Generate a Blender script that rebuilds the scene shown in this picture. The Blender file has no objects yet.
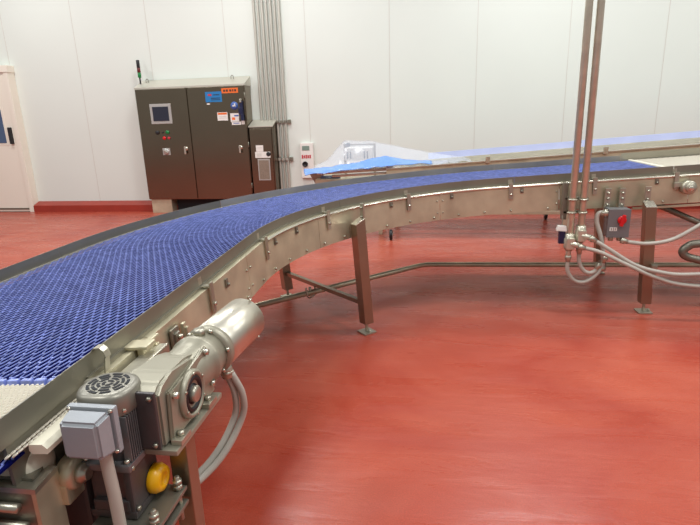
import bpy, bmesh, math, random
from mathutils import Matrix, Vector, noise
random.seed(7)
R = math.radians
scn = bpy.context.scene
C = scn.collection

# ---------------------------------------------------------------- camera, world, lights, exposure
cam = bpy.data.cameras.new('camera'); cam.sensor_width = 36; cam.lens = 27.0
cam.clip_start = .02
camo = bpy.data.objects.new('camera', cam); C.objects.link(camo)
down = Vector((60.0, 1872.5, 525.0)).normalized()          # image x right, y down, z forward
up = -down
F = Vector((0, 0, 1)); F = (F - up * F.dot(up)).normalized(); Rr = F.cross(up)
Rr = -Rr if Rr.x < 0 else Rr
yaw = R(-9.1)
WX = Rr * math.cos(yaw) + F * math.sin(yaw); WY = -Rr * math.sin(yaw) + F * math.cos(yaw); WZ = up
def w(v): return Vector((v.dot(WX), v.dot(WY), v.dot(WZ)))
cx, cy, cz = w(Vector((1, 0, 0))), w(Vector((0, -1, 0))), w(Vector((0, 0, -1)))
camo.matrix_world = Matrix(((cx.x, cy.x, cz.x, 0), (cx.y, cy.y, cz.y, 0), (cx.z, cy.z, cz.z, 1.5), (0, 0, 0, 1)))
scn.camera = camo
world = bpy.data.worlds.new('world'); scn.world = world; world.use_nodes = True
bg = world.node_tree.nodes['Background']
bg.inputs[0].default_value = (.78, .80, .80, 1); bg.inputs[1].default_value = .33
def area(name, loc, sx, sy, power, rot=(0, 0, 0), col=(.97, .985, 1)):
    l = bpy.data.lights.new(name, 'AREA'); l.shape = 'RECTANGLE'; l.size = sx; l.size_y = sy
    l.energy = power; l.color = col
    o = bpy.data.objects.new(name, l); C.objects.link(o); o.location = loc; o.rotation_euler = rot
for x in (-6.5, -2.5, 1.5, 5.5):
    for y in (0.0, 3.6, 6.6):
        area('ceiling_light', (x, y, 5.0), 1.3, .5, 71)
scn.view_settings.view_transform = 'Standard'; scn.view_settings.look = 'None'
scn.view_settings.gamma = 1; scn.view_settings.use_curve_mapping = False
scn.view_settings.exposure = 0.38

# ---------------------------------------------------------------- materials
def lin(c): return tuple(((v / 255) / 12.92 if v / 255 <= .04045 else ((v / 255 + .055) / 1.055) ** 2.4) for v in c) + (1,)
def mat(name, rgb, rough=.5, metal=0, var=.0, scale=8, bump=0, bscale=60, stretch=(1, 1, 1), coat=0, rvar=0, spec=.5):
    m = bpy.data.materials.new(name); m.use_nodes = True; nt = m.node_tree; b = nt.nodes['Principled BSDF']
    col = lin(rgb); b.inputs['Base Color'].default_value = col
    b.inputs['Roughness'].default_value = rough; b.inputs['Metallic'].default_value = metal
    b.inputs['Coat Weight'].default_value = coat; b.inputs['Specular IOR Level'].default_value = spec
    if var or bump or rvar:
        tc = nt.nodes.new('ShaderNodeTexCoord'); mp = nt.nodes.new('ShaderNodeMapping')
        mp.inputs['Scale'].default_value = stretch
        nt.links.new(tc.outputs['Object'], mp.inputs[0])
        n = nt.nodes.new('ShaderNodeTexNoise'); n.inputs['Scale'].default_value = scale; n.inputs['Detail'].default_value = 5
        nt.links.new(mp.outputs[0], n.inputs['Vector'])
    if var:
        r = nt.nodes.new('ShaderNodeValToRGB'); r.color_ramp.elements[0].position = .3; r.color_ramp.elements[1].position = .7
        r.color_ramp.elements[0].color = tuple(max(0, c * (1 - var)) for c in col[:3]) + (1,)
        r.color_ramp.elements[1].color = tuple(min(1, c * (1 + var)) for c in col[:3]) + (1,)
        nt.links.new(n.outputs[0], r.inputs[0]); nt.links.new(r.outputs[0], b.inputs['Base Color'])
    if rvar:
        mr = nt.nodes.new('ShaderNodeMapRange'); mr.inputs[1].default_value = .3; mr.inputs[2].default_value = .7
        mr.inputs[3].default_value = max(.03, rough - rvar); mr.inputs[4].default_value = rough + rvar
        nt.links.new(n.outputs[0], mr.inputs[0]); nt.links.new(mr.outputs[0], b.inputs['Roughness'])
    if bump:
        n2 = nt.nodes.new('ShaderNodeTexNoise'); n2.inputs['Scale'].default_value = bscale; n2.inputs['Detail'].default_value = 4
        nt.links.new(mp.outputs[0], n2.inputs['Vector'])
        bp = nt.nodes.new('ShaderNodeBump'); bp.inputs['Strength'].default_value = bump; bp.inputs['Distance'].default_value = .01
        nt.links.new(n2.outputs[0], bp.inputs['Height']); nt.links.new(bp.outputs[0], b.inputs['Normal'])
    return m
M = dict(
    steel=mat('brushed_stainless', (182, 177, 160), .36, .8, .12, 3, .05, 40, rvar=.06),
    frame=mat('bead_blasted_stainless', (200, 192, 164), .40, .62, .18, 5, .05, 50, rvar=.06),
    legst=mat('leg_stainless', (156, 142, 122), .36, .95, .08, 4),
    motorst=mat('turned_stainless_cover', (208, 202, 186), .36, .95, .06, 6),
    guard=mat('dull_guard_steel', (138, 134, 120), .42, .7, .08, 4),
    polished=mat('polished_stainless', (214, 208, 192), .27, .85, .04, 6),
    cabinet=mat('cabinet_stainless', (134, 121, 103), .22, 1, .04, 2),
    roofst=mat('cabinet_roof_steel', (205, 200, 186), .4, .6),
    cast=mat('painted_gearbox', (156, 151, 133), .42, .45, .06, 6, .03, 60),
    alu=mat('grey_cast_aluminium', (120, 118, 118), .45, .5, .08, 12, .05, 80),
    aludark=mat('dark_cast_aluminium', (84, 80, 80), .45, .5, .1, 12, .05, 80),
    jbox=mat('grey_junction_paint', (150, 153, 156), .4, .1, .04, 20, .03, 120),
    cap=mat('fan_cowl_grey', (138, 134, 122), .38, .5),
    black=mat('black_rubber', (22, 22, 24), .5),
    dark=mat('dark_void', (14, 14, 18), .7),
    yellow=mat('yellow_plastic', (236, 176, 8), .35),
    white=mat('white_plastic', (225, 218, 196), .4, 0, .04, 6),
    cream=mat('cream_drum', (205, 198, 178), .45, 0, .03, 6),
    wmesh=mat('white_belt_plastic', (222, 214, 196), .4),
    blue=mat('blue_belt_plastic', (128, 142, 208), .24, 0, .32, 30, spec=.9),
    bluebed=mat('navy_underlay', (6, 10, 66), 1, spec=.05),
    conduit=mat('grey_flexible_conduit', (176, 170, 158), .45, 0, .05, 10),
    pipe=mat('galvanised_pipe', (202, 198, 178), .28, .55, .12, 14),
    wallpipe=mat('wall_conduit_grey', (190, 186, 174), .4, .4),
    boxgrey=mat('switch_box_grey', (118, 118, 118), .45, .2),
    red=mat('red_plastic', (205, 24, 28), .35),
    green=mat('green_lens', (20, 120, 60), .3),
    orange=mat('orange_label', (226, 106, 36), .5),
    labelblue=mat('blue_label', (30, 116, 176), .45),
    disc=mat('blue_disc_label', (70, 100, 165), .4),
    paper=mat('white_label', (226, 222, 214), .5),
    ink=mat('black_ink', (30, 28, 30), .6),
    pink=mat('red_ink', (190, 50, 60), .6),
    screen=mat('dark_screen', (44, 46, 58), .15),
    bezel=mat('silver_bezel', (180, 178, 172), .35, .3),
    navy=mat('navy_drum', (24, 30, 62), .35),
    wall=mat('white_wall_panel', (217, 222, 213), .42, 0, .012, 1.2, .02, 12),
    seam=mat('wall_seam_sealant', (206, 203, 194), .6),
    doorm=mat('white_door_paint', (232, 224, 208), .4),
    glass=mat('door_window_glass', (74, 92, 120), .1),
    curb=mat('red_curb_resin', (150, 50, 36), .35, 0, .08, 5, .05, 40),
    film=mat('lavender_protective_film', (186, 194, 232), .4, 0, .04, 5, .1, 20),
    deck=mat('wet_steel_deck', (200, 194, 178), .28, 1, .2, 14, .35, 18),
    mesh_tag=mat('mesh_vent', (150, 138, 122), .5, .6, .2, 90),
)
# red resin floor: mottled, semi gloss, trowel streaks
def floor_mat():
    m = bpy.data.materials.new('red_resin_floor'); m.use_nodes = True; nt = m.node_tree; b = nt.nodes['Principled BSDF']
    tc = nt.nodes.new('ShaderNodeTexCoord')
    def nz(scale, detail, rough, sc=(1, 1, 1), dist=0):
        mp = nt.nodes.new('ShaderNodeMapping'); mp.inputs['Scale'].default_value = sc; nt.links.new(tc.outputs['Object'], mp.inputs[0])
        n = nt.nodes.new('ShaderNodeTexNoise'); n.inputs['Scale'].default_value = scale; n.inputs['Detail'].default_value = detail
        n.inputs['Roughness'].default_value = rough; n.inputs['Distortion'].default_value = dist
        nt.links.new(mp.outputs[0], n.inputs['Vector']); return n
    b.inputs['Specular IOR Level'].default_value = .4
    big = nz(1.1, 6, .6, dist=.8); fine = nz(150, 3, .6); streak = nz(2.2, 6, .6, (.6, 3.2, 1), .5)
    r = nt.nodes.new('ShaderNodeValToRGB'); e = r.color_ramp.elements
    e[0].position = .32; e[0].color = lin((160, 57, 40)); e[1].position = .72; e[1].color = lin((186, 90, 68))
    nt.links.new(big.outputs[0], r.inputs[0])
    r2 = nt.nodes.new('ShaderNodeValToRGB'); e = r2.color_ramp.elements
    e[0].position = .35; e[0].color = (.74, .74, .74, 1); e[1].position = .7; e[1].color = (1.08, 1.08, 1.08, 1)
    nt.links.new(fine.outputs[0], r2.inputs[0])
    mx = nt.nodes.new('ShaderNodeMix'); mx.data_type = 'RGBA'; mx.blend_type = 'MULTIPLY'; mx.inputs[0].default_value = .8
    nt.links.new(r.outputs[0], mx.inputs[6]); nt.links.new(r2.outputs[0], mx.inputs[7])
    nt.links.new(mx.outputs[2], b.inputs['Base Color'])
    mr = nt.nodes.new('ShaderNodeMapRange'); mr.inputs[1].default_value = .3; mr.inputs[2].default_value = .7
    mr.inputs[3].default_value = .2; mr.inputs[4].default_value = .42
    nt.links.new(streak.outputs[0], mr.inputs[0]); nt.links.new(mr.outputs[0], b.inputs['Roughness'])
    bp = nt.nodes.new('ShaderNodeBump'); bp.inputs['Strength'].default_value = .22; bp.inputs['Distance'].default_value = .02
    nt.links.new(streak.outputs[0], bp.inputs['Height'])
    bp2 = nt.nodes.new('ShaderNodeBump'); bp2.inputs['Strength'].default_value = .2; bp2.inputs['Distance'].default_value = .002
    nt.links.new(fine.outputs[0], bp2.inputs['Height']); nt.links.new(bp.outputs[0], bp2.inputs['Normal'])
    nt.links.new(bp2.outputs[0], b.inputs['Normal'])
    return m
M['floor'] = floor_mat()
def clear_mat(name, rgb, alpha):
    m = bpy.data.materials.new(name); m.use_nodes = True; b = m.node_tree.nodes['Principled BSDF']
    b.inputs['Base Color'].default_value = lin(rgb); b.inputs['Roughness'].default_value = .18
    b.inputs['Alpha'].default_value = alpha
    return m
M['clear'] = clear_mat('clear_plastic_sheet', (214, 220, 232), .22)
M['bluesheet'] = clear_mat('blue_plastic_sheet', (122, 162, 226), .85)

# ---------------------------------------------------------------- helpers
I4 = Matrix.Identity(4)
W = {}                                              # world matrix of every object
class MB:
    def __init__(s, X=I4): s.bm = bmesh.new(); s.X = X
    def _add(s, vs, fs, smooth=False):
        b = [s.bm.verts.new(s.X @ Vector(v)) for v in vs]
        for f in fs:
            try: s.bm.faces.new([b[i] for i in f]).smooth = smooth
            except ValueError: pass
        return s
    def box(s, c, size, bev=0, rot=None, taper=None):
        t = bmesh.new(); bmesh.ops.create_cube(t, size=1)
        for v in t.verts:
            k = taper if (taper and v.co.z > 0) else (1, 1)
            v.co = Vector((v.co.x * size[0] * k[0], v.co.y * size[1] * k[1], v.co.z * size[2]))
        if bev: bmesh.ops.bevel(t, geom=t.edges[:], offset=bev, segments=2, profile=.7, affect='EDGES')
        X = Matrix.Translation(c) @ (rot.to_4x4() if rot else I4)
        t.verts.index_update()
        s._add([X @ v.co for v in t.verts], [[v.index for v in f.verts] for f in t.faces]); t.free(); return s
    def quadbox(s, p, n, th):                       # slab: four corners extruded by n*th
        n = Vector(n).normalized() * th; a = [Vector(q) for q in p]; b = [q + n for q in a]
        k = len(a)
        return s._add(a + b, [list(range(k))[::-1], [i + k for i in range(k)]] + [[i, (i + 1) % k, (i + 1) % k + k, i + k] for i in range(k)])
    def lathe(s, c, axis, prof, n=32, caps=True):    # prof: (radius, distance along axis)
        q = Vector((0, 0, 1)).rotation_difference(Vector(axis).normalized()).to_matrix(); c = Vector(c)
        vs = []; fs = []
        for r, h in prof:
            for i in range(n):
                a = 2 * math.pi * i / n; vs.append(c + q @ Vector((r * math.cos(a), r * math.sin(a), h)))
        for j in range(len(prof) - 1):
            for i in range(n):
                k = (i + 1) % n; fs.append([j * n + i, j * n + k, (j + 1) * n + k, (j + 1) * n + i])
        if caps: fs += [list(range(n))[::-1], [(len(prof) - 1) * n + i for i in range(n)]]
        s._add(vs, fs, True)
        return s
    def cyl(s, a, b, r, n=20, r2=None):
        a = Vector(a); b = Vector(b); L = (b - a).length; r2 = r if r2 is None else r2; e = min(r, r2, L) * .12
        return s.lathe(a, b - a, [(r - e, 0), (r, e), (r2, L - e), (r2 - e, L)], n)
    def hexa(s, a, b, r): return s.lathe(a, Vector(b) - Vector(a), [(r, 0), (r, (Vector(b) - Vector(a)).length)], 6)
    def tube(s, pts, r, n=10, ribs=0, sub=6):
        P = [Vector(p) for p in pts]; Q = []
        if len(P) > 2 and sub > 1:
            E = [2 * P[0] - P[1]] + P + [2 * P[-1] - P[-2]]
            for i in range(1, len(E) - 2):
                for k in range(sub):
                    t = k / sub; p0, p1, p2, p3 = E[i - 1:i + 3]
                    Q.append(.5 * ((2 * p1) + (p2 - p0) * t + (2 * p0 - 5 * p1 + 4 * p2 - p3) * t * t + (3 * p1 - p0 - 3 * p2 + p3) * t ** 3))
            Q.append(P[-1])
        else: Q = P
        vs = []; fs = []; nrm = None
        for i, p in enumerate(Q):
            d = (Q[min(i + 1, len(Q) - 1)] - Q[max(i - 1, 0)]).normalized()
            if nrm is None: nrm = d.orthogonal().normalized()
            nrm = (nrm - d * nrm.dot(d)).normalized(); bi = d.cross(nrm)
            for j in range(n):
                a = 2 * math.pi * j / n; vs.append(p + (nrm * math.cos(a) + bi * math.sin(a)) * r)
        for i in range(len(Q) - 1):
            for j in range(n):
                k = (j + 1) % n; fs.append([i * n + j, i * n + k, (i + 1) * n + k, (i + 1) * n + j])
        fs += [list(range(n))[::-1], [(len(Q) - 1) * n + i for i in range(n)]]
        return s._add(vs, fs, True)
    def prism(s, outline, axis_o, u, v, n, th):     # outline (a,b) pairs on axes u,v; extruded along n
        o = Vector(axis_o); u = Vector(u); v = Vector(v)
        return s.quadbox([o + u * a + v * b for a, b in outline], n, th)
    def build(s, name, m, parent=None, **kw):
        bmesh.ops.recalc_face_normals(s.bm, faces=s.bm.faces[:])
        me = bpy.data.meshes.new(name)
        if parent is not None: s.bm.transform(W[parent].inverted())
        s.bm.to_mesh(me); s.bm.free()
        return link(name, me, m, parent, **kw)
def link(name, me, m, parent=None, **kw):
    me.materials.append(M[m] if isinstance(m, str) else m)
    o = bpy.data.objects.new(name, me); C.objects.link(o)
    if parent is not None: o.parent = parent; W[o] = W[parent].copy()
    else: W[o] = I4.copy()
    for k, v in kw.items(): o[k] = v
    return o
def raw(name, vs, fs, m, parent=None, **kw):
    me = bpy.data.meshes.new(name)
    inv = W[parent].inverted() if parent is not None else I4
    me.from_pydata([inv @ Vector(v) for v in vs], [], fs); me.update()
    return link(name, me, m, parent, **kw)
def thing(name, label, cat, loc=(0, 0, 0), X=None, group=None):
    o = bpy.data.objects.new(name, None); C.objects.link(o); o.empty_display_size = .1
    W[o] = X if X is not None else Matrix.Translation(loc); o.matrix_world = W[o]
    o['label'] = label; o['category'] = cat
    if group: o['group'] = group
    return o
def tag(o, label, cat, group=None):
    o['label'] = label; o['category'] = cat
    if group: o['group'] = group
    return o

# ---------------------------------------------------------------- the room
MB().quadbox([(-12, -4, 0), (9, -4, 0), (9, 9.2, 0), (-12, 9.2, 0)], (0, 0, -1), .1).build('floor', 'floor', kind='structure')
MB().box((-1.5, 8.66, 2.75), (21, .24, 5.5)).build('wall_back', 'wall', kind='structure')
for k in range(9):
    x = -5.84 + 1.296 * k
    MB().box((x, 8.539, 2.75), (.008, .004, 5.5)).build('trim_%d' % (k + 1), 'seam', kind='structure')
MB().quadbox([(-7.06, 8.38, .0), (-7.06, 8.54, .0), (-7.06, 8.54, .17), (-7.06, 8.385, .115)], (1, 0, 0), 2.30).build('baseboard_left', 'curb', kind='structure')
MB().quadbox([(-4.74, 8.44, .0), (-4.74, 8.54, .0), (-4.74, 8.54, .13), (-4.74, 8.445, .10)], (1, 0, 0), 12).build('baseboard_right', 'curb', kind='structure')
# door
D = MB().box((-7.65, 8.42, 1.20), (1.02, .05, 2.38), .004)
D = D.build('door_1', 'doorm', kind='structure')
MB().box((-7.225, 8.375, 1.34), (.055, .05, .28), .01).build('door_handle', 'ink', D)
MB().box((-7.54, 8.389, 1.50), (.40, .012, .56)).build('door_window', 'glass', D)
MB().box((-7.54, 8.396, 1.50), (.48, .012, .64), .004).build('window_frame', 'doorm', D)
MB().box((-7.65, 8.392, .06), (.98, .012, .03)).build('door_sweep', 'guard', D)
MB().box((-7.105, 8.46, 1.22), (.08, .16, 2.44), .006).build('trim_10', 'doorm', kind='structure')
MB().box((-8.205, 8.46, 1.22), (.11, .16, 2.44), .006).build('trim_11', 'doorm', kind='structure')
MB().box((-7.12, 8.539, 4.0), (.008, .004, 3.0)).build('trim_13', 'seam', kind='structure')
MB().box((-7.65, 8.455, 2.43), (1.20, .17, .11), .006).build('trim_12', 'doorm', kind='structure')

# ---------------------------------------------------------------- curved conveyor
Z0 = .918; SL = .052
XC = Matrix.Translation((0, 0, Z0)) @ Matrix.Rotation(-math.atan(SL), 4, 'Y') @ Matrix.Rotation(R(2), 4, 'Z')
conv = thing('curved_conveyor', 'curved stainless steel belt conveyor sweeping across the red floor with a blue modular belt', 'conveyor', X=XC)
L1 = 2.05; LA = math.pi / 2 * 2.05; RI = 1.55
def path(t, o):
    if t < L1: return (-.82 - o, .5 + t)
    if t < L1 + LA:
        a = (t - L1) / 2.05; return (.73 - (RI + o) * math.cos(a), 2.55 + (RI + o) * math.sin(a))
    return (.73 + t - L1 - LA, 4.10 + o)
def pt(t, o, z): x, y = path(t, o); return Vector((x, y, z))
def frame_at(t):                                     # local frame: x along path, y outward, z up
    a, b = pt(t - .01, 0, 0), pt(t + .01, 0, 0); d = (b - a).normalized(); n = (pt(t, 1, 0) - pt(t, 0, 0)).normalized()
    p = pt(t, 0, 0)
    return XC @ Matrix(((d.x, n.x, 0, p.x), (d.y, n.y, 0, p.y), (0, 0, 1, 0), (0, 0, 0, 1)))
def sweep(name, prof, t0, t1, m, parent=conv, step=.06, **kw):
    n = max(2, int((t1 - t0) / step) + 1); k = len(prof); vs = []; fs = []
    for i in range(n):
        t = t0 + (t1 - t0) * i / (n - 1)
        for o, z in prof: vs.append(XC @ pt(t, o, z))
    for i in range(n - 1):
        for j in range(k):
            q = (j + 1) % k; fs.append([i * k + j, i * k + q, (i + 1) * k + q, (i + 1) * k + j])
    fs += [list(range(k))[::-1], [(n - 1) * k + j for j in range(k)]]
    b = MB(); b._add(vs, fs); return b.build(name, m, parent, **kw)
TEND = 8.9
def chan(s, o):                                      # channel section, s = +1 opens outward
    return [(o, 0), (o, .004), (o - s * .040, .004), (o - s * .040, -.205), (o - s * .012, -.205), (o - s * .012, -.201), (o - s * .036, -.201), (o - s * .036, 0)]
cuts = [-.05, .87, 1.82, 3.05, 4.53, 5.62, 6.52, TEND]
for a, b in zip(cuts, cuts[1:]):
    sweep('side_panel', chan(1, .002), max(a, .60) + .002, b - .002, 'frame')
    sweep('side_panel', chan(-1, 1.0), a + .002, b - .002, 'frame')
def thin(o, z0, z1, th=.003): return [(o, z0), (o + th, z0), (o + th, z1), (o, z1)]
for a, b in ((-.05, 1.72), (1.722, 3.4), (3.402, 5.3), (5.302, 6.42), (6.424, TEND)):
    sweep('guard_strip', thin(-.008, .004, .066), a, b, 'guard')
for a, b in ((-.05, 1.95), (1.952, 3.15), (3.153, 5.3), (5.302, 6.42), (6.424, TEND)):
    sweep('guard_strip', thin(1.008, .004, .066 if a < 6 else .085), a, b, 'guard' if b < 4 else 'steel')  # one rail; lighter steel from mid-bend on imitates its reflected light
sweep('edge_strip', [(-.016, .003), (-.002, .003), (-.002, .016), (-.016, .016)], .6, TEND, 'guard')
sweep('edge_strip', [(.999, .003), (1.006, .003), (1.006, .014), (.999, .014)], -.05, TEND, 'roofst')
# rounded lip tube on the near frame round the bend
sweep('lip_tube', [(-.041 + .009 * math.cos(a * math.pi / 4), -.002 + .009 * math.sin(a * math.pi / 4)) for a in range(8)], 2.2, TEND, 'polished')
# bed under the belt and cross stays
sweep('wear_bed', [(.02, -.012), (.985, -.012), (.985, -.006), (.02, -.006)], .0, TEND, 'bluebed')
# belt: open grid of interlocked links
def belt(name, t0, t1, o0, o1, pitch, col, z, h, th, m):
    vs = []; fs = []; n = int(round((t1 - t0) / pitch)); cols = int((o1 - o0) / col)
    def line(i, pts):
        base = len(vs); k = len(pts)
        for (o, t) in pts:
            ph = XC @ pt(t, o, z)
            vs.append(ph)
        vs_t = base
        for (o, t) in pts: vs.append(XC @ pt(t + th, o + th * .35, z))
        for (o, t) in pts: vs.append(XC @ pt(t, o, z - h))
        for (o, t) in pts: vs.append(XC @ pt(t + th, o + th * .35, z - h))
        for j in range(k - 1):
            a = base + j
            fs.append([a, a + 1, a + 1 + k, a + k])
            fs.append([a, a + 2 * k, a + 1 + 2 * k, a + 1])
            fs.append([a + k, a + k + 1, a + 3 * k + 1, a + 3 * k])
    for i in range(n):
        t = t0 + i * pitch; off = (i % 2) * .5 * col
        pts = []
        for c in range(cols):
            o = o0 + c * col + off
            pts += [(o, t), (o + col * .40, t), (o + col * .54, t + pitch * 1.05), (o + col * .86, t + pitch * 1.05)]
        line(i, [(min(o, o1), tt) for o, tt in pts])
    return raw(name, vs, fs, m, conv)
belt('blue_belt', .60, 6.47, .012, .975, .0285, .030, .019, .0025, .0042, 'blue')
# plain edge caps on the first row
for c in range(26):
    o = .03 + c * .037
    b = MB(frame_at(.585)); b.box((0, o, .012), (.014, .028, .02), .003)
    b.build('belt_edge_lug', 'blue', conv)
belt('white_belt', .05, .565, .006, .99, .0125, .0135, .018, .006, .0042, 'wmesh')
sweep('white_underlay', [(.01, .004), (.985, .004), (.985, .008), (.01, .008)], .03, .575, 'seam')
belt('white_belt', 6.50, TEND - .02, .006, .99, .024, .026, .024, .010, .010, 'wmesh')
# white nose bar and joining comb
b = MB(frame_at(6.49)); b.box((.0, .5, .018), (.03, .97, .022), .006); b.build('transfer_comb', 'white', conv)
# bracket clips over the lip
def clip(t, drop=.095):
    b = MB(frame_at(t)); b.box((0, -.050, -.035), (.030, .006, drop + .03), .002); b.box((0, -.026, .0135), (.030, .05, .005), .002)
    b.box((0, -.006, .03), (.030, .006, .035), .002)
    c = b.build('rail_clip', 'steel', conv)
    b = MB(frame_at(t)); b.hexa((0, -.053, -.06), (0, -.061, -.06), .008); b.build('clip_bolt', 'polished', c)
for t in (1.34, 2.15, 3.18, 4.18, 5.27, 5.87, 6.43, 7.1): clip(t)
def tab(t, z=-.035):
    b = MB(frame_at(t)); b.box((0, -.043, z), (.024, .006, .04), .002); b.hexa((0, -.046, z - .006), (0, -.054, z - .006), .008)
    b.build('bolt_tab', 'guard', conv)
for t in (1.52, 2.35, 2.72, 3.98, 4.66, 5.35, 5.80, 6.30): tab(t)
for t in [.95 + .27 * k for k in range(22)]:
    b = MB(frame_at(t)); b.hexa((0, -.038, -.182), (0, -.047, -.182), .0075); b.build('frame_bolt', 'steel', conv)
for t in (.84, .9, 1.79, 1.85, 4.50, 4.56, 5.6, 5.65):
    for z in (-.06, -.15):
        b = MB(frame_at(t)); b.hexa((0, -.038, z), (0, -.044, z), .006); b.build('frame_bolt', 'steel', conv)
# splice plate, hooked clip and chain guide near the drive end
b = MB(frame_at(1.0)); b.box((0, -.048, -.085), (.05, .01, .13), .004); b.box((.0, -.056, -.085), (.03, .012, .10), .003)
pl = b.build('adjuster_plate', 'guard', conv)
b = MB(frame_at(1.0)); b.hexa((0, -.062, -.05), (0, -.075, -.05), .009); b.build('plate_bolt', 'polished', pl)
b = MB(frame_at(.83)); b.box((0, -.055, -.06), (.10, .02, .15), .005); b.box((-.03, -.045, .012), (.055, .07, .010), .003); b.box((.02, -.068, -.05), (.02, .01, .09), .003)
cl = b.build('corner_clamp', 'frame', conv)
b = MB(frame_at(1.06)); b.box((0, -.053, -.075), (.024, .014, .10), .006); b.box((0, -.064, -.075), (.016, .01, .07), .004); b.build('latch_block', 'frame', conv)
b = MB(frame_at(.655)); b.box((0, -.030, .0), (.022, .004, .10), .001, Matrix.Rotation(R(10), 3, 'X')); [b.quadbox([(-.012, y0, z0), (.012, y0, z0), (.012, y1, z1), (-.012, y1, z1)], (0, -.5, 1), .003) for (y0, z0), (y1, z1) in zip([(-.042, .045), (-.038, .062), (-.028, .072), (-.014, .073)], [(-.038, .062), (-.028, .072), (-.014, .073), (-.004, .064)])]
b.build('hook_strap', 'steel', conv)
b = MB(frame_at(.74)); b.box((.02, -.075, -.035), (.20, .05, .05), .004); b.build('slide_block', 'steel', conv)
# hex stand-off near the fan cap
b = MB(frame_at(.545)); b.cyl((0, -.062, -.10), (0, -.062, .018), .0125, 16); b.hexa((0, -.062, .018), (0, -.062, .036), .0165)
b.build('standoff_bolt', 'steel', conv)
# white wear strip and chain-like belt edge below the guard at the near end
sweep('wear_strip', [(-.066, -.034), (-.032, -.034), (-.026, -.026), (-.028, -.012), (-.058, -.012), (-.068, -.022)], .36, .62, 'white')
def links():
    b = MB()
    for k in range(19):
        t = .315 + k * .0145
        for s, o in ((0, -.012), (1, -.023)):
            tt = t + s * .007
            b.tube([XC @ pt(tt, o, -.014), XC @ pt(tt + .008, o - .004, -.011), XC @ pt(tt + .012, o + .004, -.014), XC @ pt(tt + .006, o + .006, -.017), XC @ pt(tt, o, -.014)], .0019, 6, sub=2)
    b.build('edge_chain', 'wmesh', conv)
links()
sweep('strip_carrier', [(-.085, -.044), (.02, -.044), (.02, -.036), (-.085, -.036)], .44, .62, 'frame')
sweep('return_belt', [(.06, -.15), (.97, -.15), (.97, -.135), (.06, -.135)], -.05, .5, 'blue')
sweep('end_web', [(-.004, -.14), (.004, -.14), (.004, .003), (-.004, .003)], .33, .62, 'guard')
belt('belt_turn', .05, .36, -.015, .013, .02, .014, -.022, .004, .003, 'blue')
sweep('belt_turn_bed', [(-.015, -.032), (.012, -.032), (.012, -.027), (-.015, -.027)], .05, .36, 'bluebed')
# legs
def leg(base, lean, ztop, ang, yb):
    q = Matrix.Rotation(ang, 3, 'Z'); fx, fy = base
    top = Vector((fx - lean, fy, ztop)); bot = Vector((fx, fy, .075)); s = .036
    b = MB(); vs = []
    for p, z in ((bot, 0), (top, 1)):
        for a, c in ((-s, -s), (s, -s), (s, s), (-s, s)):
            v = p + q @ Vector((a, c, 0)); v.z += (.018 if c > 0 else -.018) if z else 0; vs.append(v)
    b._add(vs, [[3, 2, 1, 0], [4, 5, 6, 7], [0, 1, 5, 4], [1, 2, 6, 5], [2, 3, 7, 6], [3, 0, 4, 7]])
    L = b.build('support_leg', 'legst', conv)
    b = MB(); b.cyl((fx, fy, .012), (fx, fy, .085), .011, 12); b.box((fx, fy, .006), (.10, .10, .012), .003, q); b.hexa((fx, fy, .07), (fx, fy, .078), .02)
    b.hexa(Vector((fx, fy, .012)) + q @ Vector((.035, 0, 0)), Vector((fx, fy, .028)) + q @ Vector((.035, 0, 0)), .01)
    b.build('levelling_foot', 'steel', L)
    b = MB(); c = top + q @ Vector((0, yb, .035)); b.box(c, (.040, .012, .17), .002, q)
    for z in (.03, .09): b.hexa(c + q @ Vector((0, -.006, z - .035)), c + q @ Vector((0, -.016, z - .035)), .009)
    b.build('leg_bracket', 'steel', L)
    b = MB(); b.quadbox([Vector(vs[4]) + Vector((0, 0, .001)), Vector(vs[5]) + Vector((0, 0, .001)), Vector(vs[6]) + Vector((0, 0, .001)), Vector(vs[7]) + Vector((0, 0, .001))], (0, 0, 1), .003)
    b.build('leg_cap', 'polished', L)
    return L
A1 = R(-51 + 4)
leg((-.448, 3.46), .045, .805, -A1 * -1 + 0, .040)
leg((-1.222, 4.17), .045, .66, A1, .0)
leg((1.589, 4.005), .045, .82, R(2), .055)
leg((1.555, 5.03), .045, .74, R(2), .0)
leg((3.35, 4.07), .045, .90, R(2), .055)
b = MB(); a = Vector((-.455, 3.46, .205)); c = Vector((-1.232, 4.17, .205)); d = (c - a).normalized(); n = d.cross(Vector((0, 0, 1)))
b.quadbox([a - n * .018, a + n * .018, c + n * .018, c - n * .018], (0, 0, 1), .03); b.build('cross_brace', 'legst', conv)
# drive shaft end with collar on the right of the near frame
b = MB(frame_at(6.50)); b.cyl((0, -.04, -.085), (0, -.10, -.085), .050, 28); b.cyl((0, -.10, -.085), (0, -.118, -.085), .032, 24); sh = b.build('shaft_bearing', 'steel', conv)
b = MB(frame_at(6.50)); b.cyl((0, -.116, -.085), (0, -.124, -.085), .018, 18); b.build('shaft_end', 'polished', sh)
b = MB(frame_at(6.44)); b.box((0, -.055, -.065), (.06, .02, .035), .004); b.build('bearing_tab', 'steel', sh)
# under-frame strip and diagonal stays on the right
b = MB(frame_at(6.6)); b.box((.4, -.02, -.225), (1.7, .02, .018), .002); b.build('lower_rail', 'frame', conv)
for (p, q) in (((1.66, 4.25, .79), (2.35, 4.30, .48)),):
    b = MB(); b.tube([p, q], .022, 8); b.build('diagonal_stay', 'guard', conv)

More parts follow.
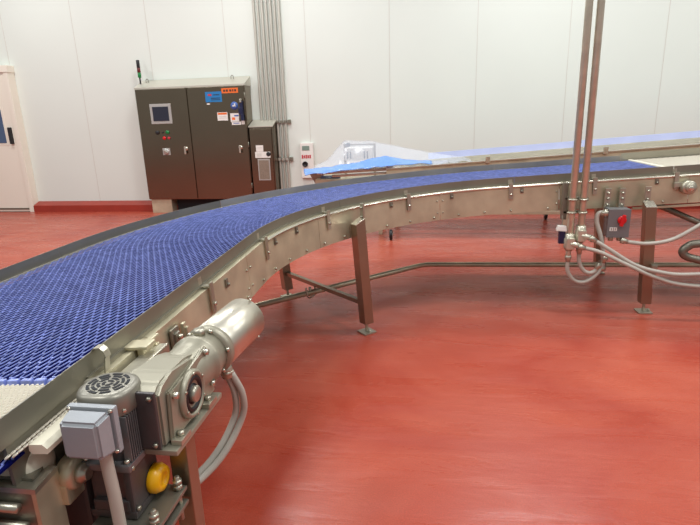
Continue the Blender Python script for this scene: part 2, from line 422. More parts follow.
# ---------------------------------------------------------------- floor-level tie pipe
tp = thing('tie_pipe', 'long bent steel pipe running low behind the conveyor legs', 'pipe', (-.06, 4.70, .15))
MB().tube([(-1.62, 3.20, .155), (-.10, 4.665, .155), (-.03, 4.70, .155), (.05, 4.705, .155), (4.4, 4.86, .155)], .022, 14, sub=1).build('pipe_run', 'frame', tp)
b = MB(); b.tube([(-.965, 3.80, .21), (-.95, 3.80, .135), (-.93, 3.85, .122), (-.915, 3.90, .14), (-.92, 3.90, .21)], .007, 8); b.cyl((-.945, 3.85, .13), (-.945, 3.85, .2), .012, 10); b.build('pipe_clamp', 'steel', tp)
MB().box((1.50, 4.755, .155), (.05, .07, .07), .006).build('pipe_clamp', 'guard', tp)

# ---------------------------------------------------------------- stainless gear motor
gm = thing('gear_motor', 'stainless gear motor with a cylindrical housing bolted beside the conveyor drive', 'motor', (-.64, 1.1, .69))
ax = Vector((.10, 1, .02)).normalized()
def along(t, dz=0): return Vector((-.655, 1.10, .852)) + ax * t + Vector((0, 0, dz))
MB().lathe(along(.235), ax, [(.067, 0), (.073, .004), (.073, .218), (.067, .224)], 40).build('motor_housing', 'motorst', gm)
MB().lathe(along(.205), ax, [(.06, 0), (.076, .002), (.076, .018), (.073, .022), (.073, .03), (.06, .03)], 40).build('motor_flange', 'cast', gm)
MB().lathe(along(.07), ax, [(.064, -.02), (.066, .0), (.068, .03), (.068, .065), (.075, .07), (.075, .085), (.068, .10), (.064, .14)], 36).build('gear_neck', 'cast', gm)
b = MB(); b.hexa(along(.18, .066), along(.18, .084), .017); b.build('terminal_plug', 'steel', gm)
for a in range(6):
    q = Matrix.Rotation(a * math.pi / 3 + .3, 3, ax) @ Vector((0, 0, .070))
    b = MB(); b.hexa(along(.199) + q, along(.206) + q, .007); b.build('flange_bolt', 'polished', gm)
for a in (.4, 2.5, 4.6):
    q = Matrix.Rotation(a, 3, ax) @ Vector((0, 0, .073))
    b = MB(); b.cyl(along(.452) + q, along(.452) + q * 1.08, .005, 8); b.build('cover_screw', 'polished', gm)
# gear casing
b = MB(); b.prism([(-.125, -.07), (.125, -.07), (.125, .02), (.10, .07), (.04, .088), (-.05, .093), (-.10, .09), (-.125, .07)], (-.705, 1.10, .835), (0, 1, 0), (0, 0, 1), (1, 0, 0), .10)
bmesh.ops.bevel(b.bm, geom=b.bm.edges[:], offset=.009, segments=3, affect='EDGES'); b.build('gear_casing', 'cast', gm)
b = MB(); b.prism([(-.10, -.066), (.145, -.066), (.155, .02), (.12, .085), (.0, .06), (-.09, .06)], (-.606, 1.10, .835), (0, 1, 0), (0, 0, 1), (1, 0, 0), .012)
bmesh.ops.bevel(b.bm, geom=b.bm.edges[:], offset=.004, segments=2, affect='EDGES'); b.build('casing_cover', 'cast', gm)
fc = Vector((-.596, 1.105, .840))
MB().lathe(fc, (1, 0, 0), [(.062, 0), (.062, .010), (.056, .016), (.050, .016), (.048, .008), (.02, .008)], 40).build('output_flange', 'cast', gm)
MB().lathe(fc, (1, 0, 0), [(.046, .006), (.046, .013), (.036, .015), (.034, .006), (.026, .006), (.026, .01)], 36).build('shaft_seal', 'black', gm)
MB().lathe(fc, (1, 0, 0), [(.021, .0), (.021, .02), (.018, .023)], 28).build('hollow_shaft', 'steel', gm)
for a in range(6):
    p = fc + Vector((.014, .054 * math.cos(a * 1.047 + .5), .054 * math.sin(a * 1.047 + .5)))
    b = MB(); b.cyl(p, p + Vector((.005, 0, 0)), .004, 8); b.build('cover_screw', 'steel', gm)
for dy, dz in ((.105, .072), (.125, -.03), (-.075, .045)):
    p = Vector((-.596, 1.10 + dy, .835 + dz)); b = MB(); b.hexa(p, p + Vector((.014, 0, 0)), .009); b.build('casing_bolt', 'polished', gm)
b = MB(); b.box((-.655, .973, .843), (.092, .01, .145), .004); b.build('end_plate', 'aludark', gm)
for dx, dz in ((-.035, .07), (.035, .07), (-.035, -.07), (.035, -.07)):
    p = Vector((-.655 + dx, .968, .843 + dz * .85)); b = MB(); b.hexa(p, p + Vector((0, -.006, 0)), .006); b.build('plate_bolt', 'steel', gm)
b = MB(); b.box((-.65, 1.11, .758), (.15, .27, .014), .003); b.build('mounting_foot', 'cast', gm)
for dy in (-.09, .07):
    b = MB(); b.box((-.585, 1.11 + dy, .772), (.028, .05, .014), .003); b.hexa((-.585, 1.11 + dy, .779), (-.585, 1.11 + dy, .789), .009); b.build('foot_bolt', 'steel', gm)
# twin conduits hang from the motor
for k, dx in enumerate((0, .024)):
    b = MB(); b.tube([(-.600 + dx * .6, 1.345, .775), (-.585 + dx, 1.36, .69), (-.60 + dx, 1.36, .60), (-.66 + dx, 1.27, .50), (-.80 + dx, 1.10, .42)], .0105, 12)
    tag(b.build('flexible_conduit', 'conduit'), ('inner' if k == 0 else 'outer') + ' of the two grey hoses curving down from the stainless gear motor', 'hose')
b = MB(); b.cyl((-.595, 1.345, .760), (-.600, 1.34, .80), .019, 16); b.hexa((-.597, 1.343, .772), (-.597, 1.343, .782), .022); b.build('cable_gland', 'steel', gm)

# post under the motor
st = thing('motor_stand', 'square steel post standing under the stainless gear motor', 'post', (-.635, 1.12, 0))
MB().box((-.618, 1.075, .37), (.048, .048, .74), .003).build('post', 'legst', st)
MB().box((-.64, 1.10, .744), (.10, .16, .012), .003).build('top_plate', 'frame', st)
MB().box((-.618, 1.075, .008), (.12, .12, .016), .003).build('base_plate', 'steel', st)

# ---------------------------------------------------------------- upright grey gear motor
gv = thing('gear_motor', 'upright grey fan-cooled gear motor with a junction box and yellow cap', 'motor', (-.71, .96, .55))
mc = Vector((-.716, .970, 0))
def rsq(s, k, n=40):                                 # rounded square outline
    o = []
    for i in range(n):
        a = 2 * math.pi * i / n; c, d = math.cos(a), math.sin(a)
        e = (abs(c) ** k + abs(d) ** k) ** (-1 / k); o.append((s * e * c, s * e * d))
    return o
def loft(b, rings):
    n = len(rings[0][0]); vs = [];
    for o, z in rings:
        for a, c in o: vs.append(mc + Vector((a, c, z)))
    fs = [[j * n + i, j * n + (i + 1) % n, (j + 1) * n + (i + 1) % n, (j + 1) * n + i] for j in range(len(rings) - 1) for i in range(n)]
    fs += [list(range(n))[::-1], [(len(rings) - 1) * n + i for i in range(n)]]
    b._add(vs, fs, True); return b
b = loft(MB(), [(rsq(.060, 2.5), .878), (rsq(.063, 2.5), .882), (rsq(.063, 2.5), .924), (rsq(.059, 2.5), .932), (rsq(.050, 2.3), .935), (rsq(.02, 2), .936)])
cowl = b.build('fan_cowl', 'cap', gv)
for rr, nn in ((.043, 9), (.032, 7), (.021, 5), (.010, 3)):
    b = MB()
    for i in range(nn):
        a0 = 2 * math.pi * (i + .12) / nn + rr * 30; a1 = 2 * math.pi * (i + .88) / nn + rr * 30; w_ = .0034
        P = [];
        for s in range(5): a = a0 + (a1 - a0) * s / 4; P.append(((rr - w_) * math.cos(a), (rr - w_) * math.sin(a)))
        for s in range(4, -1, -1): a = a0 + (a1 - a0) * s / 4; P.append(((rr + w_) * math.cos(a), (rr + w_) * math.sin(a)))
        for s in range(4):
            q = [P[s], P[s + 1], P[8 - s], P[9 - s]]
            b.quadbox([mc + Vector((x, y, .9345 + (.0012 if rr < .035 else .0008))) for x, y in q], (0, 0, 1), .0012)
    b.build('vent_slots', 'dark', cowl)
for a in (-.6, .9, 2.5, 4.0):
    p = mc + Vector((.064 * math.cos(a), .064 * math.sin(a), .892)); b = MB(); b.cyl(p, p + Vector((.006 * math.cos(a), .006 * math.sin(a), 0)), .0045, 8); b.build('cowl_screw', 'polished', cowl)
b = loft(MB(), [(rsq(.048, 3), .765), (rsq(.048, 3), .885)])
for i in range(13):
    q = -.042 + i * .007
    q *= 1.1; b.box(mc + Vector((.053, q, .825)), (.018, .0028, .11)); b.box(mc + Vector((q, .053, .825)), (.0028, .018, .11)); b.box(mc + Vector((-.053, q, .825)), (.018, .0028, .11))
b.build('finned_body', 'alu', gv)
b = MB(); b.box(mc + Vector((0, 0, .757)), (.122, .122, .018), .004); b.build('motor_flange', 'alu', gv)
for sx in (-1, 1):
    for sy in (-1, 1):
        p = mc + Vector((sx * .05, sy * .05, .766)); b = MB(); b.hexa(p, p + Vector((0, 0, .009)), .0065); b.build('flange_bolt', 'polished', gv)
b = MB(); b.box(mc + Vector((.0, 0, .70)), (.10, .10, .12), .01); b.box(mc + Vector((.045, 0, .70)), (.02, .112, .135), .005); b.box(mc + Vector((0, -.045, .655)), (.09, .03, .03), .006)
b.box(mc + Vector((0, 0, .63)), (.115, .115, .02), .005)
b.build('gear_casing', 'aludark', gv)
for sy in (-1, 1):
    for z in (.645, .752):
        p = mc + Vector((.055, sy * .047, z)); b = MB(); b.hexa(p, p + Vector((.007, 0, 0)), .006); b.build('casing_bolt', 'steel', gv)
MB().lathe(mc + Vector((.055, .030, .668)), (1, 0, 0), [(.033, 0), (.036, .003), (.036, .014), (.029, .028), (.014, .031), (.013, .026)], 32).build('protective_cap', 'yellow', gv, label='yellow plastic shaft cap')
# junction box on the near face
jc = Vector((-.707, .893, .872))
b = MB(); b.box(jc + Vector((.0, 0, 0)), (.108, .016, .108), .004); b.build('junction_box_base', 'jbox', gv)
b = MB(); b.prism([(-.050, -.050), (.050, -.050), (.050, .050), (-.050, .050)], jc + Vector((0, -.008, 0)), (1, 0, 0), (0, 0, 1), (0, -1, 0), .046)
for v in b.bm.verts:
    if v.co.y < jc.y - .04: v.co.x = jc.x + (v.co.x - jc.x) * .84; v.co.z = jc.z + (v.co.z - jc.z) * .84
bmesh.ops.bevel(b.bm, geom=b.bm.edges[:], offset=.007, segments=3, affect='EDGES'); b.build('junction_box_lid', 'jbox', gv)
for sx in (-1, 1):
    for sz in (-1, 1):
        p = jc + Vector((sx * .048, -.006, sz * .048)); b = MB(); b.cyl(p, p + Vector((0, -.006, 0)), .0045, 10); b.build('lid_screw', 'polished', gv)
b = MB(); b.tube([(-.690, .885, .835), (-.688, .885, .77), (-.682, .882, .68), (-.682, .880, .50), (-.70, .88, .30)], .0135, 14)
tag(b.build('flexible_conduit', 'conduit'), 'thick grey hose dropping from the junction box of the fan-cooled motor', 'hose')
# mounting plates with stud bolts
mp = thing('mounting_bracket', 'two-tier steel plate bracket with stud bolts below the yellow cap', 'bracket', (-.66, 1.0, .50))
for z in (.612, .572):
    b = MB(); b.box((-.68, .965, z), (.16, .155, .010), .002); b.build('bracket_plate', 'guard', mp)
for x, y in ((-.615, 1.025), (-.615, .91), (-.66, 1.03)):
    b = MB(); b.cyl((x, y, .53), (x, y, .655), .0065, 12)
    for z in (.562, .601, .622, .636): b.hexa((x, y, z), (x, y, z + .009), .012)
    b.build('stud_bolt', 'steel', mp)
b = MB(); b.box((-.70, .97, .28), (.05, .05, .545), .003); b.build('bracket_post', 'frame', mp)

# ---------------------------------------------------------------- transfer unit at the lower left
tu = thing('transfer_drive', 'steel roller housing with round bearing at the lower left corner', 'roller housing', (-.85, .85, .60))
b = MB(); b.quadbox([(-1.05, .862, .785), (-.800, .872, .785), (-.793, .795, .785), (-1.05, .795, .785)], (0, 0, -1), .012); b.build('top_plate', 'steel', tu)
b = MB(); b.quadbox([(-1.05, .855, .786), (-.822, .858, .786), (-.815, .818, .786), (-1.05, .812, .786)], (0, 0, 1), .006); b.build('cover_plate', 'guard', tu)
b = MB(); b.quadbox([(-.800, .872, .773), (-.793, .795, .773), (-.793, .795, .50), (-.800, .872, .50)], (-1, 0, 0), .01); b.build('side_plate', 'frame', tu)
b = MB(); b.quadbox([(-1.05, .797, .773), (-.795, .797, .773), (-.795, .797, .50), (-1.05, .797, .50)], (0, 1, 0), .01); b.build('front_plate', 'guard', tu)
b = MB(); b.tube([(-.99, .785, .745), (-.83, .785, .745)], .010, 12); b.tube([(-.99, .785, .700), (-.82, .785, .700)], .010, 12); b.build('guide_rod', 'steel', tu)
b = MB(); b.lathe((-.815, .905, .745), (1, 0, 0), [(.030, 0), (.038, .004), (.038, .03), (.032, .04), (.020, .04)], 32); b.box((-.80, .905, .71), (.03, .075, .05), .006); br = b.build('bearing_housing', 'frame', tu)
b = MB(); b.lathe((-.775, .905, .745), (1, 0, 0), [(.022, -.004), (.022, .012), (.016, .016), (.015, .022), (.013, .022)], 28); b.build('bearing_collar', 'steel', br)
b = MB(); b.lathe((-.975, .872, .778), (1, 0, .05), [(.048, 0), (.054, .01), (.054, .10), (.049, .125), (.038, .142), (.020, .152), (.006, .154)], 40); b.build('drive_drum', 'cream', tu)
b = MB(); b.lathe((-.80, 1.0, .74), (1, 0, .1), [(.012, 0), (.012, .045), (.026, .046), (.026, .055), (.030, .056), (.030, .062), (.01, .063)], 24); b.build('drive_coupling', 'aludark', tu)
MB().box((-.86, 1.03, .60), (.16, .22, .30), .01).build('shade_block', 'aludark', tu)  # added dark block, stands in for the black shadows among the clutter
b = MB(); b.box((-.795, .965, .80), (.04, .006, .13), .002); b.box((-.775, .985, .80), (.006, .04, .13), .002); b.build('hanger_plate', 'frame', tu)
b = MB(); b.box((-.90, .86, .25), (.06, .06, .50), .003); b.build('support_leg', 'frame', tu)

# ---------------------------------------------------------------- drop pipes, conduit bodies, hoses
PX = ((1.003, 3.95), (1.076, 3.95))
names = ('left', 'right')
for k, (x, y) in enumerate(PX):
    zb = .60 if k == 0 else .66
    t = thing('drop_pipe', 'steel conduit pipe dropping from above before the conveyor, %s of the pair' % names[k], 'pipe', (x, y, zb), group='vertical drop pipes')
    MB().cyl((x, y, zb), (x, y, 5.0), .0245, 20).build('pipe', 'pipe', t)
    for z in (.86, .765): MB().lathe((x, y, z), (0, 0, 1), [(.025, 0), (.034, .003), (.034, .012), (.026, .015)], 20).build('pipe_collar', 'steel', t)
    b = MB(); b.lathe((x, y, zb - .11), (0, 0, 1), [(.022, 0), (.036, .02), (.040, .03), (.040, .09), (.034, .10), (.034, .125), (.026, .13)], 20)
    b.box((x, y - .03, zb - .05), (.055, .04, .085), .008); b.cyl((x, y - .03, zb - .05), (x + .055, y - .055, zb - .06), .021, 14)
    b.cyl((x, y, zb - .15), (x, y, zb - .09), .019, 14); b.build('conduit_body', 'pipe', t)
MB().box((1.04, 4.03, .865), (.17, .05, .02), .003).build('strut_bracket', 'guard', conv)
MB().box((1.04, 4.03, .765), (.17, .05, .02), .003).build('strut_bracket', 'guard', conv)
MB().box((.965, 4.03, .845), (.035, .05, .27), .003).build('strut_channel', 'guard', conv)
def hose(pts, label, r=.0145, m='conduit'):
    t = thing('flexible_conduit', label, 'hose', pts[0])
    MB().tube(pts, r, 12).build('hose', m, t)
    for a, b_ in ((pts[0], pts[1]), (pts[-1], pts[-2])):
        a = Vector(a); d = (Vector(b_) - a).normalized()
        bb = MB(); bb.lathe(a, d, [(r * 1.2, -.005), (r * 1.6, 0), (r * 1.6, .022), (r * 1.2, .03), (r * 1.2, .045)], 14); bb.build('hose_fitting', 'steel', t)
hose([(1.058, 3.89, .535), (1.20, 3.86, .50), (1.38, 3.84, .415), (1.58, 3.84, .325), (1.80, 3.84, .27), (2.30, 3.84, .26), (2.9, 3.86, .36), (3.4, 4.0, .60)], 'lower long grey hose sagging from the left drop pipe towards the right')
hose([(1.13, 3.89, .60), (1.26, 3.87, .52), (1.43, 3.85, .415), (1.60, 3.84, .365), (1.80, 3.84, .35), (2.30, 3.84, .40), (2.9, 3.88, .50), (3.3, 4.0, .72)], 'upper long grey hose sagging from the right drop pipe towards the right')
hose([(1.003, 3.95, .45), (1.01, 3.95, .33), (1.07, 3.95, .255), (1.15, 3.95, .255), (1.23, 3.95, .33), (1.265, 3.96, .44)], 'larger U-shaped grey hose looping under the left drop pipe')
hose([(1.076, 3.95, .51), (1.085, 3.95, .40), (1.13, 3.95, .33), (1.19, 3.95, .325), (1.235, 3.96, .385)], 'smaller U-shaped grey hose looping under the right drop pipe')
hose([(1.255, 3.98, .765), (1.20, 3.985, .76), (1.19, 3.98, .70), (1.225, 3.965, .58), (1.25, 3.96, .44), (1.25, 3.96, .34)], 'grey hose elbowing down from the left side of the switch box', .016)
hose([(1.365, 3.97, .565), (1.42, 3.96, .553), (1.55, 3.95, .545), (1.70, 3.94, .58), (1.85, 3.93, .68), (2.02, 3.94, .80), (2.2, 4.0, .83)], 'grey hose rising right from under the switch box')
b = MB(); b.box((1.605, 3.955, .375), (.04, .03, .03), .006); b.box((1.60, 3.955, .325), (.04, .03, .03), .006); b.build('hose_clamp', 'steel', conv)
# switch box
sb = thing('disconnect_switch', 'grey switch box with red rotary handle hung below the conveyor side', 'switch', (1.335, 4.03, .58))
MB().box((1.335, 4.015, .69), (.15, .09, .205), .006).build('enclosure', 'boxgrey', sb)
MB().box((1.335, 3.966, .69), (.152, .01, .208), .004).build('lid', 'boxgrey', sb)
b = MB(); b.lathe((1.352, 3.96, .715), (0, -1, 0), [(.030, 0), (.030, .010), (.022, .014)], 24); b.box((1.352, 3.938, .715), (.024, .02, .085), .008, Matrix.Rotation(R(12), 3, 'Y')); b.build('rotary_handle', 'red', sb, label='red rotary handle')
b = MB(); b.box((1.30, 3.959, .648), (.05, .003, .026)); lb = b.build('label', 'paper', sb)
b = MB(); b.box((1.287, 3.957, .648), (.004, .002, .016)); b.box((1.30, 3.957, .648), (.003, .002, .026)); b.box((1.313, 3.957, .648), (.004, .002, .016)); b.build('label_marks', 'ink', lb)
for x in (1.275, 1.375):
    b = MB(); b.box((x, 4.075, .83), (.040, .022, .20), .003)
    for z in (.895, .855, .81): b.hexa((x, 4.064, z), (x, 4.052, z), .010)
    b.build('hanger_strut', 'steel', sb)
b = MB(); b.cyl((1.30, 4.0, .555), (1.30, 4.0, .59), .018, 14); b.cyl((1.36, 4.0, .555), (1.36, 4.0, .59), .018, 14); b.build('cable_gland', 'steel', sb)
# small sensor
sn = thing('beacon_sensor', 'small white-topped sensor on a thin rod left of the drop pipes', 'sensor', (.94, 3.97, .57))
MB().cyl((.955, 3.98, .62), (.955, 4.04, .86), .006, 10).build('rod', 'steel', sn)
MB().box((.945, 3.965, .655), (.075, .05, .04), .008, Matrix.Rotation(R(4), 3, 'Y'), (.8, .8)).build('cap', 'paper', sn)
MB().box((.95, 3.965, .59), (.045, .04, .10), .008).build('body', 'navy', sn)
# dark elbow hose at right edge
b = MB(); b.tube([(2.9, 4.4, .60), (2.4, 4.18, .51), (1.98, 4.15, .50), (1.90, 4.15, .475), (1.87, 4.15, .435), (1.90, 4.15, .40), (1.98, 4.15, .375), (2.2, 4.15, .31), (2.6, 4.2, .12), (2.7, 4.25, .035)], .030, 14)
tag(b.build('drain_hose', 'guard'), 'dark bent drain hose at the right edge below the conveyor', 'hose')

# ---------------------------------------------------------------- control cabinet
cb = thing('control_cabinet', 'two-door stainless control cabinet with sloped roof against the white wall', 'cabinet', (-3.81, 8.45, 0))
MB().box((-3.81, 8.39, 1.12), (1.83, .28, 1.78), .006).build('body', 'cabinet', cb)
b = MB(); b.quadbox([(-4.735, 8.24, 2.0), (-4.735, 8.53, 2.0), (-4.735, 8.53, 2.155), (-4.735, 8.24, 2.025)], (1, 0, 0), 1.85); b.build('sloped_roof', 'roofst', cb)
def door(x0, x1, hx, nm):
    b = MB(); b.box(((x0 + x1) / 2, 8.24, 1.12), (x1 - x0, .02, 1.755), .006); d = b.build('door', 'cabinet', cb)
    b = MB(); b.lathe((hx, 8.23, 1.06), (0, -1, 0), [(.035, 0), (.035, .012), (.022, .02)], 20); b.box((hx, 8.195, 1.035), (.03, .025, .12), .006); b.build('door_handle', 'polished', d)
    return d
d1 = door(-4.722, -3.855, -3.96, 'l'); d2 = door(-3.825, -2.902, -3.03, 'r')
MB().box((-4.52, 8.39, .12), (.36, .26, .24), .004).build('cabinet_leg', 'frame', cb)
MB().box((-3.16, 8.39, .12), (.36, .26, .24), .004).build('cabinet_leg', 'frame', cb)
MB().box((-3.81, 8.42, .12), (1.0, .03, .24)).build('cabinet_skirt', 'dark', cb)
hm = MB().box((-4.315, 8.222, 1.615), (.36, .02, .31), .006).build('touch_panel', 'bezel', d1)
MB().box((-4.315, 8.210, 1.615), (.27, .006, .22)).build('touch_screen', 'screen', d1)
for x, z, m, r in ((-4.42, 1.325, 'ink', .032), (-4.33, 1.325, 'ink', .013), (-4.245, 1.325, 'green', .030), (-4.31, 1.235, 'red', .028), (-4.23, 1.235, 'pink', .022)):
    b = MB(); b.lathe((x, 8.23, z), (0, -1, 0), [(r, 0), (r, .014), (r * .6, .02)], 18); b.build('push_button', m, d1)
b = MB(); b.box((-4.30, 8.225, 1.02), (.13, .012, .11), .004); b.lathe((-4.30, 8.22, 1.02), (0, -1, 0), [(.05, 0), (.05, .012), (.03, .02)], 18); b.build('ethernet_port_cover', 'bezel', d1)
b = MB(); b.box((-4.30, 8.195, 1.02), (.07, .01, .022), .003, Matrix.Rotation(R(30), 3, 'Y')); b.build('cover_latch', 'polished', d1)
def sticker(p, sx, sz, m, parent, marks=(), n='sticker', y=8.2285):
    o = MB().box((p[0], y, p[1]), (sx, .003, sz)).build(n, m, parent)
    for (dx, dz, w_, h_, mm) in marks: MB().box((p[0] + dx, y - .002, p[1] + dz), (w_, .002, h_)).build('sticker_print', mm, parent)
sticker((-3.405, 1.845), .27, .155, 'labelblue', d2, [(-.06, .03, .06, .03, 'pink'), (.03, -.02, .15, .012, 'ink'), (.03, -.045, .15, .010, 'ink'), (.05, .03, .10, .012, 'ink')])
sticker((-3.13, 1.93), .27, .075, 'orange', d2, [(-.09, 0, .03, .032, 'ink'), (-.045, 0, .03, .032, 'ink'), (.01, 0, .03, .032, 'ink'), (.05, 0, .02, .032, 'ink'), (.09, 0, .03, .032, 'ink')])
sticker((-3.50, 1.74), .05, .02, 'paper', d2)
sticker((-3.285, 1.545), .17, .125, 'paper', d2, [(0, .042, .15, .028, 'orange'), (0, .0, .13, .008, 'seam'), (0, -.025, .13, .008, 'seam')])
sticker((-3.085, 1.52), .14, .135, 'paper', d2, [(-.02, -.015, .05, .04, 'orange'), (.03, .03, .07, .02, 'disc')])
sticker((-3.065, 1.435), .15, .05, 'paper', d2, [(0, 0, .10, .01, 'disc')])
sticker((-2.955, 1.45), .05, .07, 'paper', d2)
MB().lathe((-3.075, 8.23, 1.70), (0, -1, 0), [(.062, 0), (.062, .003), (.01, .004)], 28).build('round_sticker', 'disc', d2)
b = MB(); b.box((-3.08, 8.225, 1.70), (.05, .003, .02)); b.box((-3.07, 8.225, 1.72), (.015, .003, .03)); b.build('sticker_print', 'paper', d2)
b = MB(); b.box((-2.955, 8.21, 1.66), (.05, .05, .22), .01); b.box((-2.965, 8.18, 1.62), (.06, .03, .10), .008); b.box((-2.94, 8.18, 1.52), (.05, .03, .10), .008)
b.build('disconnect_handle', 'navy', d2); MB().box((-2.955, 8.19, 1.77), (.03, .03, .05), .005).build('padlock_hasp', 'polished', d2)
for x in (-4.60, -3.15):
    b = MB(); b.tube([(x - .02, 8.44, 2.09), (x - .02, 8.44, 2.15), (x, 8.44, 2.17), (x + .02, 8.44, 2.15), (x + .02, 8.44, 2.09)], .006, 8); b.build('lifting_eye', 'guard', cb)
# hinges between door and side box
for z in (.45, 1.1, 1.85):
    MB().cyl((-2.895, 8.235, z - .04), (-2.895, 8.235, z + .04), .009, 10).build('hinge', 'guard', cb)
# signal tower
stw = thing('signal_tower', 'slim stack light with red and green lenses on the cabinet top', 'stack light', (-4.70, 8.40, 2.06))
MB().cyl((-4.70, 8.40, 2.05), (-4.70, 8.40, 2.20), .012, 12).build('pole', 'ink', stw)
MB().cyl((-4.70, 8.40, 2.19), (-4.70, 8.40, 2.27), .026, 16).build('green_lens', 'green', stw)
MB().cyl((-4.70, 8.40, 2.27), (-4.70, 8.40, 2.34), .026, 16).build('red_lens', mat('dark_red_lens', (96, 22, 20), .3), stw)
MB().cyl((-4.70, 8.40, 2.34), (-4.70, 8.40, 2.46), .026, 16).build('top_cap', 'ink', stw)
# side box
sx = thing('side_enclosure', 'narrower steel enclosure with sloped top beside the tall cabinet', 'cabinet', (-2.69, 8.4, .1))
b = MB(); b.quadbox([(-2.875, 8.26, .20), (-2.875, 8.52, .20), (-2.875, 8.52, 1.46), (-2.875, 8.26, 1.37)], (1, 0, 0), .38); b.build('body', 'cabinet', sx)
b = MB(); b.quadbox([(-2.885, 8.245, 1.365), (-2.885, 8.53, 1.465), (-2.885, 8.53, 1.478), (-2.885, 8.245, 1.378)], (1, 0, 0), .40); b.build('sloped_top', 'roofst', sx)
MB().box((-2.685, 8.25, .78), (.345, .02, 1.12), .004).build('door', 'cabinet', sx)
sticker((-2.72, 1.035), .12, .10, 'paper', sx, [(0, .01, .08, .01, 'seam')], y=8.238)
sticker((-2.675, .935), .25, .095, 'paper', sx, [(-.06, 0, .08, .05, 'seam')], y=8.237)
MB().lathe((-2.58, 8.235, .945), (0, -1, 0), [(.035, 0), (.035, .004), (.02, .004)], 20).build('round_mark', 'ink', sx)
MB().box((-2.665, 8.236, .70), (.20, .008, .34), .003).build('vent_frame', 'bezel', sx)
MB().box((-2.665, 8.231, .70), (.165, .004, .30)).build('vent_mesh', 'mesh_tag', sx)
for x in (-2.84, -2.53): MB().box((x, 8.39, .10), (.05, .24, .20), .004).build('cabinet_leg', 'frame', sx)

# wall conduits on struts
desc = ['first', 'second', 'third', 'fourth', 'fifth', 'sixth', 'seventh']
for k in range(7):
    x = -2.735 + k * .066
    b = MB(); b.tube([(x, 8.50, 5.2), (x, 8.50, 1.2), (x, 8.50, .85), (x, 8.50, .40), (x, 8.50, .20)], .0165 if k % 2 else .020, 10)
    tag(b.build('wall_conduit', 'wallpipe'), 'vertical grey conduit on the white wall, %s from the left of seven' % desc[k], 'pipe', 'vertical conduits beside the cabinet')
for z, nm in ((1.435, 'upper'), (.84, 'lower')):
    t = thing('conduit_strut', '%s horizontal clamp rail holding the grey wall conduits' % nm, 'rail', (-2.55, 8.52, z))
    MB().box((-2.545, 8.526, z), (.58, .024, .05), .003).build('rail', 'wallpipe', t)
    for k in range(7): MB().box((-2.735 + k * .066, 8.474, z), (.040, .018, .045), .005).build('pipe_clamp', 'guard' if z > 1 else 'wallpipe', t)
    MB().box((-2.80, 8.51, z), (.06, .04, .06), .004).build('rail_end', 'guard', t)
    MB().box((-2.28, 8.51, z), (.05, .04, .06), .004).build('rail_end', 'guard', t)

# wall notice / dispenser
wn = thing('wall_dispenser', 'white wall dispenser with green and red printing beyond the conveyor', 'dispenser', (-2.03, 8.66, .62))
MB().box((-2.01, 8.51, .81), (.21, .06, .56), .008).build('housing', 'paper', wn)
MB().box((-2.025, 8.477, 1.01), (.12, .004, .07), .001).build('green_print', mat('grey_green_print', (120, 140, 128), .5), wn)
b = MB()
for k in range(5): b.box((-2.085 + k * .032, 8.477, .875), (.022, .004, .045 if k % 2 else .055))
b.build('red_print', 'pink', wn)
MB().lathe((-2.045, 8.477, .755), (0, -1, 0), [(.045, 0), (.045, .02), (.030, .02), (.03, .006), (.002, .006)], 24).build('round_opening', 'ink', wn)

# ---------------------------------------------------------------- rear conveyor with protective film
rc = thing('rear_conveyor', 'straight inclined steel conveyor with lavender film behind the curved one', 'conveyor', (.8, 7.0, 0))
def z2(x): return .885 + .062 * x
def slab(name, m, x0, x1, y0, y1, za, zb, n=8):
    return MB().quadbox([(x0, y0, z2(x0) + za), (x1, y0, z2(x1) + za), (x1, y0, z2(x1) + zb), (x0, y0, z2(x0) + zb)], (0, 1, 0), y1 - y0).build(name, m, rc)
XR = 5.2
slab('front_rail', 'frame', -.55, XR, 6.48, 6.50, -.20, -.005)
slab('front_lip', 'polished', -.55, XR, 6.465, 6.52, -.005, .008)
slab('deck', 'deck', -.4, XR, 6.52, 7.42, -.04, -.02)
slab('rear_rail', 'frame', -.3, XR, 7.42, 7.44, -.20, .0)
slab('film_panel', 'film', -.05, XR, 7.44, 7.455, -.01, .085)
slab('inner_rail', 'roofst', .2, XR, 6.95, 6.97, -.02, .03)
for x in (.65, 1.95, 3.1):
    MB().box((x, 6.455, z2(x) + .02), (.05, .03, .08), .004).build('rail_clip', 'polished', rc)
for x, y in ((-.49, 6.33), (1.59, 7.62), (3.8, 6.4)):
    b = MB(); b.box((x, y + .05, (z2(x) - .2 + .16) / 2 + .02), (.06, .06, z2(x) - .2 - .14), .003); L = b.build('support_leg', 'frame', rc)
    q = MB(); q.lathe((x - .018, y, .065), (1, 0, 0), [(.050, 0), (.065, .006), (.065, .03), (.050, .036)], 28); wl = q.build('caster_wheel', 'black', L)
    q = MB(); q.lathe((x - .022, y, .065), (1, 0, 0), [(.020, 0), (.024, .002), (.024, .042), (.02, .044)], 20); q.build('wheel_hub', 'bezel', wl)
    q = MB(); q.box((x - .028, y + .01, .105), (.005, .045, .09), .001); q.box((x + .028, y + .01, .105), (.005, .045, .09), .001); q.box((x, y + .02, .152), (.07, .08, .008), .001); q.build('caster_fork', 'polished', L)
for x, y in ((-.49, 7.60), (1.59, 6.53)):
    MB().box((x, y, (z2(x) - .2) / 2), (.06, .06, z2(x) - .2), .003).build('support_leg', 'frame', rc)
MB().box((.55, 6.52, .30), (2.1, .04, .04), .003).build('lower_stretcher', 'frame', rc)

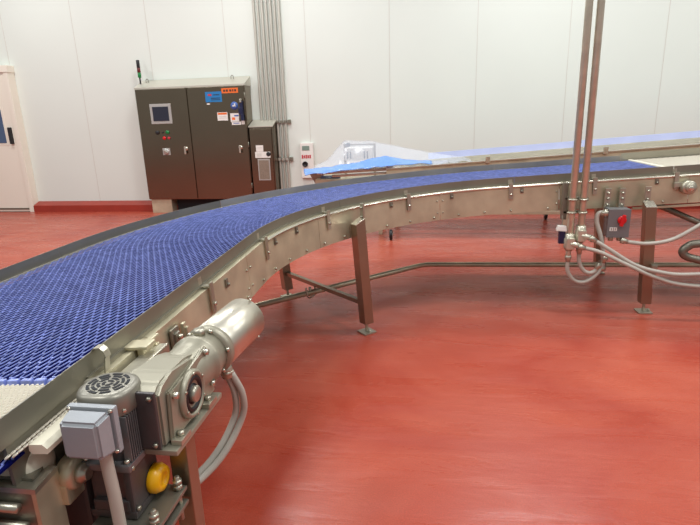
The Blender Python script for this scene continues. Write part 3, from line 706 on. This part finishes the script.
# infeed machine under plastic at the conveyor's left end
im = thing('infeed_unit', 'low infeed machine with white rails and a dark roller under plastic sheeting', 'machine', (-1.1, 6.9, 0))
MB().box((-1.02, 6.9, .70), (.9, .62, .05), .004).build('base_tray', 'frame', im)
MB().tube([(-1.45, 6.62, .80), (-.50, 6.62, .845)], .022, 10).build('guide_rail', 'white', im)
MB().tube([(-1.25, 6.60, .765), (-.45, 6.60, .80)], .016, 10).build('guide_rail', 'white', im)
MB().box((-.52, 6.60, .83), (.08, .06, .12), .006).build('rail_block', 'paper', im)
MB().lathe((-1.42, 6.72, .70), (1, 0, 0), [(.05, 0), (.06, .01), (.06, .24), (.05, .25)], 28).build('roller', 'navy', im)
b = MB(); b.quadbox([(-1.60, 6.70, .84), (-1.40, 6.70, .82), (-1.34, 6.70, .60), (-1.46, 6.70, .60)], (0, 1, 0), .03); b.build('side_plate', mat('brown_steel_plate', (150, 128, 112), .5, .6), im)
b = MB(); b.box((-.95, 7.0, 1.01), (.36, .22, .16), .01); hb = b.build('white_housing', 'paper', im)
for dx in (-.14, -.10, .08, .12): MB().box((-.95 + dx, 6.885, 1.0), (.015, .006, .09)).build('housing_slot', 'boxgrey', hb)
for x in (-1.13, -.74): MB().box((x, 6.95, .93), (.03, .04, .42), .003).build('post', 'steel', im)
MB().box((-1.09, 6.93, 1.13), (.06, .05, .05), .004).build('post_knob', 'boxgrey', im)
MB().box((-.94, 6.95, 1.13), (.42, .03, .02), .002).build('top_bar', 'steel', im)
for x, y in ((-1.4, 6.65), (-1.4, 7.15), (-.65, 6.65), (-.65, 7.15)): MB().box((x, y, .34), (.05, .05, .68), .003).build('support_leg', 'frame', im)
def drape(name, top, bot, m, label, th=.004, n=48, k=8, amp=.02):
    vs = []; fs = []
    def lerp(P, u):
        f = u * (len(P) - 1); i = min(int(f), len(P) - 2); f -= i
        return Vector(P[i]).lerp(Vector(P[i + 1]), f)
    for i in range(n + 1):
        a = lerp(top, i / n); c = lerp(bot, i / n)
        for j in range(k + 1):
            p = a.lerp(c, j / k); nn = noise.noise_vector(p * 9) * amp + noise.noise_vector(p * 31) * amp * .4
            vs.append(p + nn * (.5 + .5 * j / k))
    q = k + 1
    fs = [[i * q + j, (i + 1) * q + j, (i + 1) * q + j + 1, i * q + j + 1] for i in range(n) for j in range(k)]
    o = raw(name, vs, fs, m); mod = o.modifiers.new('thickness', 'SOLIDIFY'); mod.thickness = th
    for p in o.data.polygons: p.use_smooth = True
    return tag(o, label, 'plastic sheet')
drape('plastic_sheet', [(-1.60, 6.85, .84), (-1.35, 6.85, .95), (-1.12, 6.86, 1.19), (-.74, 6.86, 1.17), (-.30, 6.9, 1.07), (.1, 6.95, .985), (.42, 7.0, .945)],
      [(-1.58, 6.5, .80), (-1.35, 6.5, .80), (-1.12, 6.52, .82), (-.74, 6.52, .85), (-.30, 6.55, .87), (.1, 6.6, .88), (.5, 6.7, .92)], 'clear', 'clear crumpled plastic sheet draped over the infeed machine', .002, 60, 10, .03)
drape('blue_plastic_sheet', [(-1.62, 6.62, .85), (-1.3, 6.60, .875), (-1.1, 6.60, .905), (-.9, 6.60, .93), (-.72, 6.62, .975), (-.58, 6.62, 1.00), (-.35, 6.65, .95), (.0, 6.7, .92)],
      [(-1.58, 6.45, .80), (-1.3, 6.45, .82), (-1.1, 6.45, .84), (-.9, 6.45, .86), (-.72, 6.45, .87), (-.58, 6.45, .885), (-.35, 6.5, .90), (.0, 6.6, .90)], 'bluesheet', 'bright blue plastic sheet bunched along the front of the infeed machine', .006, 60, 8, .018)
